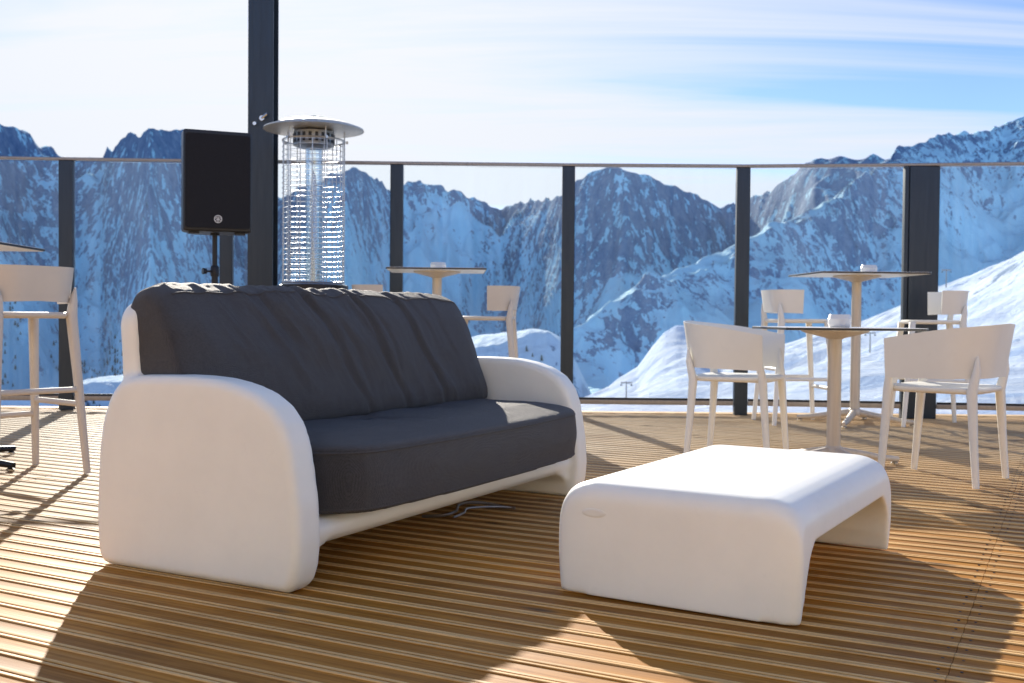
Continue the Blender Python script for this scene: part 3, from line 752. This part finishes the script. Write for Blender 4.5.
def barstool(name, label, mt, group='bar stools at the high tables'):
    t = thing(name, (0,0,0), 0, label, 'bar stool', group)
    m = MB(); seat_slab(m, .765, .195, .195, .030, .014); m.build('seat', mt, t, True, 50)
    m = MB(); shell_band(m, .815, .975, .195, .205, -.02, .028, .0, rc=.12, nt_=36, nv_=7); m.build('backrest', mt, t, True, 50)
    feet = {}
    for sx in (-1, 1):
        for sy in (-1, 1):
            m = MB(); b = Vector((sx*.232, sy*.222, 0)); q = Vector((sx*.172, sy*.178, .745))
            if sx < 0: pts = [b, b.lerp(q,.5), q, (-.182, sy*.180, .82), (-.190, sy*.186, .88)]; r = [.0145,.0185,.0235,.018,.004]
            else: pts = [b, b.lerp(q,.5), q, q+Vector((0,0,.004))]; r = [.0145,.0185,.0225,.020]
            m.tube(pts, r, 12, power=3.0); m.build('leg', mt, t, True, 60)
            feet[sx, sy] = (b, q)
    def at(s, z): b, q = feet[s]; return b.lerp(q, z/.745)
    for a, b, z in (((1,-1),(1,1),.26),((-1,-1),(-1,1),.40),((-1,-1),(1,-1),.33),((-1,1),(1,1),.33)):
        m = MB(); m.tube([at(a, z), at(b, z)], .0135, 10, power=3.0); m.build('footrest', mt, t, True, 60)
    return t
def ground(px, z): return ((px-512)/F*z, z, 0)
ca_ = armchair('armchair', 'white plastic armchair with its back to the viewer at the far right of the deck', M_chair)
ca_.location = (2.088, 5.104, 0); ca_.rotation_euler = (0, 0, math.radians(139))
cb_ = copy_tree(ca_); cb_.location = (1.253, 5.86, 0); cb_.rotation_euler = (0, 0, math.radians(-27))
cb_['label'] = 'white plastic armchair facing right at the left side of the low table'
st = barstool('bar_stool', 'beige plastic bar stool cut by the left edge of the picture', M_stool)
st.location = (-2.33, 4.98, 0); st.rotation_euler = (0, 0, math.radians(143))
for (x, y, r, lab) in ((-.90, 7.5, 8, 'bar stool almost hidden behind the sofa back, only its backrest top showing'),
                       (-.18, 7.5, 176, 'beige plastic bar stool standing behind the far arm of the sofa, facing left'),
                       (2.09, 7.82, 6, 'bar stool left of the right-hand high table, facing right'),
                       (3.06, 7.74, 172, 'bar stool right of the right-hand high table, in front of the wide fence post')):
    s = copy_tree(st); s.location = (x, y, 0); s.rotation_euler = (0, 0, math.radians(r)); s['label'] = lab
    if x > 1:
        for ch in s.children: ch.data = ch.data.copy(); ch.data.materials[0] = M_chair

# ------------------------------------------------------------------ tables
def bistro(name, loc, rz, size, H, label, cat, group, legrot, leglen=.40, base_m=None):
    t = thing(name, loc, rz, label, cat, group); base_m = base_m or M_column
    m = MB(); h = size/2; r = .03; poly = []
    for cx_, cy_, a0 in ((h-r,h-r,0),(-h+r,h-r,90),(-h+r,-h+r,180),(h-r,-h+r,270)): poly += arc(cx_, cy_, r, a0, a0+90, 5)
    m.prism(poly, 'z', H-.0125, H-.002); m.build('tabletop_core', M_core, t, True)
    m = MB(); p2 = [(x*.9985, y*.9985) for x, y in poly]; m.prism(p2, 'z', H-.002, H); o = m.build('tabletop', M_hpl, t, True)
    m = MB(); m.prism([(x*.985, y*.985) for x, y in poly], 'z', H-.0137, H-.0125); m.build('underside', M_hpl, t, True)
    m = MB(); m.lathe([(.034,H-.062),(.05,H-.055),(.15,H-.030),(.17,H-.022),(.17,H-.014)], 28); m.build('top_bracket', base_m, t, True, 50)
    m = MB(); m.lathe([(.035,.085),(.035,H-.055)], 28); m.build('column', base_m, t, True, 50)
    m = MB(); m.lathe([(.02,.055),(.046,.06),(.048,.085),(.040,.105),(.036,.11)], 24); m.build('hub', base_m, t, True, 50)
    for k in range(4):
        a = math.radians(legrot + 90*k) - rz; c, s_ = math.cos(a), math.sin(a)
        m = MB(); m.tube([(c*.03, s_*.03, .080), (c*.16, s_*.16, .060), (c*leglen*.75, s_*leglen*.75, .035), (c*leglen, s_*leglen, .026)], [.024,.021,.018,.014], 10, power=3, flat=(1,1))
        lg = m.build('leg', base_m, t, True, 60)
        g_ = MB(); g_.lathe([(.008,.014),(.008,.026)], 10, (c*(leglen-.02), s_*(leglen-.02), 0)); g_.lathe([(.020,0),(.020,.008),(.010,.015)], 14, (c*(leglen-.02), s_*(leglen-.02), 0)); g_.build('glide', M_steel, lg, True, 40)
    return t
bistro('dining_table', (1.67, 5.48, 0), math.radians(1.5), .70, .722, 'low white bistro table with slim column between the two armchairs', 'table', None, 18, .40)
bistro('bar_table', (2.53, 7.80, 0), math.radians(2.5), .79, 1.10, 'high white square bar table on the right near the wide fence post', 'bar table', 'high bar tables', -28, .42)
bistro('bar_table', (-.548, 7.70, 0), math.radians(3), .70, 1.10, 'high white square bar table behind the middle of the sofa', 'bar table', 'high bar tables', 20, .42)
bistro('bar_table', (-2.86, 5.25, 0), math.radians(3), .79, 1.10, 'high bar table at the left edge, only its corner and a dark foot in view', 'bar table', 'high bar tables', -20, .50, M_dark)

def ashtray(loc, label, r=.056, h=.062):
    o_ = MB(); o_.lathe([(r*.78,0),(r*.92,.004),(r,.02),(r*1.0,h*.62),(r*1.03,h*.66),(r*.98,h*.72),(r*.92,h*.95),(r*.88,h),(r*.80,h*.97),(r*.78,h*.5),(r*.4,h*.35),(.002,h*.34)], 36)
    o = o_.build('ashtray', M_ceramic, None, True, 60); o.location = loc
    tag(o, label, 'ashtray', 'round ashtrays on the tables')
ashtray((1.655, 5.36, .722), 'round white ashtray on the low table between the armchairs', .057, .066)
ashtray((2.585, 7.70, 1.10), 'round white ashtray on the right-hand high bar table', .058, .060)
ashtray((-.55, 7.85, 1.10), 'round white ashtray on the high table behind the sofa', .058, .060)

# ------------------------------------------------------------------ loudspeaker on its stand
def speaker():
    z = 6.3; x = (214.5-512)/F*z; rz = math.radians(22)
    s = thing('speaker_stand', (x, z, 0), rz, 'black tripod pole stand holding up the loudspeaker', 'speaker stand')
    m = MB(); m.tube([(0,0,.10),(0,0,1.02)], .019, 14); m.build('lower_tube', M_dark, s)
    m = MB(); m.tube([(0,0,.98),(0,0,1.236)], .015, 14); m.build('upper_tube', M_dark, s)
    m = MB(); m.lathe([(.024,.985),(.026,1.0),(.026,1.04),(.02,1.05)], 16); c = m.build('collar', M_dark, s)
    m = MB(); m.tube([(-.02,-.01,1.015),(-.055,-.02,1.015)], .006, 8); m.tube([(-.05,-.02,1.015),(-.072,-.025,1.015)], [.016,.02], 10); m.build('knob', M_dark, c)
    for k in range(3):
        a = 2*PI*k/3+.5; m = MB(); m.tube([(.02*math.cos(a),.02*math.sin(a),.62),(.45*math.cos(a),.45*math.sin(a),.02)], .011, 8); lg = m.build('leg', M_dark, s)
        m = MB(); m.tube([(.44*math.cos(a),.44*math.sin(a),.03),(.47*math.cos(a),.47*math.sin(a),.0)], .016, 8); m.build('rubber_foot', M_dark, lg)
    t = thing('speaker', (x, z, 1.240), rz, 'black loudspeaker box with rounded corners and a small round white emblem', 'speaker')
    zb = 0; H = .585
    m = MB(); w, wb, dp = .193, .115, .32
    poly = [(-w,-.15),(w,-.15),(w,-.02),(wb,dp-.15),(-wb,dp-.15),(-w,-.02)]
    m.prism(poly, 'z', 0, H); m.build('cabinet', M_black, t, True, 35, bevel=.018)
    gm, gnt, gb_ = mat('perforated_grille'); v = gnt.nodes.new('ShaderNodeTexVoronoi'); v.inputs['Scale'].default_value = 260; L(gnt, coords(gnt), v.inputs['Vector'])
    L(gnt, ramp(gnt, v.outputs['Distance'], [(.25, (.0015,.0015,.002)), (.45, (.008,.008,.011))]).outputs[0], gb_.inputs['Base Color']); gb_.inputs['Roughness'].default_value = .6; gb_.inputs['Specular IOR Level'].default_value = .25
    m = MB(); pl = []
    for cx_, cz_, a0 in ((.165,H-.042,0),(-.165,H-.042,90),(-.165,.038,180),(.165,.038,270)): pl += arc(cx_, cz_, .018, a0, a0+90, 5)
    m.prism(pl, 'y', -.162, -.1505); gr = m.build('grille', gm, t, True, 35)
    # round emblem: ring with three crossed tuning forks
    bm_, bnt, bb = mat('emblem_silver'); L(bnt, ramp(bnt, noise(bnt, coords(bnt), 20), [(.3,(.62,.62,.60)),(.7,(.72,.72,.70))]).outputs[0], bb.inputs['Base Color']); bb.inputs['Roughness'].default_value = .35
    m = MB(); cz_ = .072; cx_ = .0
    def disc_ring(r0, r1, y0, y1, n=36):
        rg = []
        for rr_, yy in ((r0,y0),(r1,y0),(r1,y1),(r0,y1),(r0,y0)):
            rg.append([Vector((cx_+rr_*math.cos(2*PI*k/n), yy, cz_+rr_*math.sin(2*PI*k/n))) for k in range(n)])
        m.loft(rg, False)
    disc_ring(.0185, .0225, -.1655, -.1622)
    for k in range(3):
        Mx = Matrix.Translation((cx_, 0, cz_)) @ Matrix.Rotation(math.radians(90+120*k), 4, 'Y')
        m.box(-.018, .0, -.1652-.0001*k, -.1622, -.0014, .0014, Mx)
        for q in (-.0034, .0034): m.box(.0, .0165, -.1652-.0001*k, -.1622, q-.0012, q+.0012, Mx)
        m.box(-.001, .002, -.1651-.0001*k, -.1622, -.0046, .0046, Mx)
    m.build('emblem', bm_, gr, False)
    for sx in (-1, 1):
        m = MB(); m.box(sx*.13-.03, sx*.13+.03, -.12, -.06, -.012, -.001); m.build('rubber_foot', M_dark, t, False)
    m = MB(); m.lathe([(.028,-.012),(.028,-.001)], 16); m.build('pole_socket', M_dark, t)
speaker()

# ------------------------------------------------------------------ patio heater
def heater():
    z = 7.7; x = (313-512)/F*z; K_ = 7.7/6.6
    t = thing('patio_heater', (x, z, 0), 0, 'round stainless steel patio heater with wire guard and flat domed hood', 'patio heater')
    m = MB(); m.lathe([(.225,.109),(.23,.125),(.23,.18),(.19,.21),(.19,.88),(.215,.90),(.215,.945),(.20,.95)], 40); m.build('base_housing', M_dark, t, True, 40)
    m = MB(); m.lathe([(.196,.9505),(.19,.958),(.08,.962)], 40); m.build('tray', M_steel, t, True, 40)
    m = MB(); m.lathe([(.300,1.905),(.309,1.907),(.306,1.915),(.22,1.946),(.12,1.962),(.05,1.968),(.01,1.97)], 56)
    hd = m.build('hood', metal('satin_aluminium', (.70, .67, .60), .42, .85), t, True, 50)
    m = MB(); m.lathe([(.012,1.97),(.012,1.985),(.004,1.992)], 10); m.tube([(-.03,0,1.975),(-.03,0,1.99),(.0,0,1.998),(.012,0,1.995)], .003, 6); m.build('finial', M_steel, hd)
    m = MB(); m.lathe([(.10,1.80),(.125,1.81),(.125,1.895),(.10,1.90)], 32); bu = m.build('burner', metal('grey_steel', (.25,.25,.25), .35, .9), t, True, 40)
    for k in range(20):
        a = 2*PI*k/20; s_ = MB(); c, q = math.cos(a), math.sin(a)
        Mx = Matrix.Rotation(a, 4, 'Z'); s_.box(.1255, .128, -.009, .009, 1.825, 1.880, Mx)
        s_.build('slot', M_dark, bu, False)
    m = MB(); m.lathe([(.052,.965),(.052,1.80),(.047,1.80),(.047,.968)], 32, closed=True); m.build('glass_tube', M_tube, t, True, 40)
    m = MB(); m.lathe([(.02,.9625),(.038,.97),(.014,1.62),(.002,1.66)], 20); m.build('flame_cone', M_steel, t, True, 40)
    R = .188
    for k in range(5):      # guard panels with their own uprights
        a0 = 2*PI*k/5+.3; a1 = a0+2*PI/5-.09; g_ = MB(); nz = 27
        for a in (a0, a0+(a1-a0)*.33, a0+(a1-a0)*.67, a1):
            g_.tube([(R*math.cos(a), R*math.sin(a), .955), (R*math.cos(a), R*math.sin(a), 1.845)], .0030, 6)
        for j in range(nz+1):
            zz_ = .975 + .855*j/nz
            g_.tube([((R+.004)*math.cos(a0+(a1-a0)*i/8), (R+.004)*math.sin(a0+(a1-a0)*i/8), zz_) for i in range(9)], .0016, 5)
        g_.build('guard_panel', M_wire, t, True, 60)
    m = MB(); m.torus(R+.002, .005, .962, 40, 6); m.build('guard_ring', M_wire, t, True, 60)
    m = MB(); m.torus(R+.002, .005, 1.84, 40, 6)
    for k in range(5):
        a = 2*PI*k/5+.25; m.tube([(R*math.cos(a),R*math.sin(a),1.84),(R*math.cos(a),R*math.sin(a),1.915)], .004, 6)
        m.tube([((R+.01)*math.cos(a),(R+.01)*math.sin(a),1.84),((R+.022)*math.cos(a),(R+.022)*math.sin(a),1.84)], .009, 8)
    m.build('guard_ring', M_wire, t, True, 60)
    t.scale = (K_, K_, K_)
    for ch in t.children: ch.location.z = -.109
heater()

pylon(945, .30, 6.0, 'small ski lift pylon standing above the sunlit snow slope on the right')
pylon(625, .60, 5.0, 'thin ski lift pylon on the bright snow below the middle of the fence')
pylon(868, .55, 5.0, 'leaning ski lift pylon on the snow between the right-hand table and the wide post')
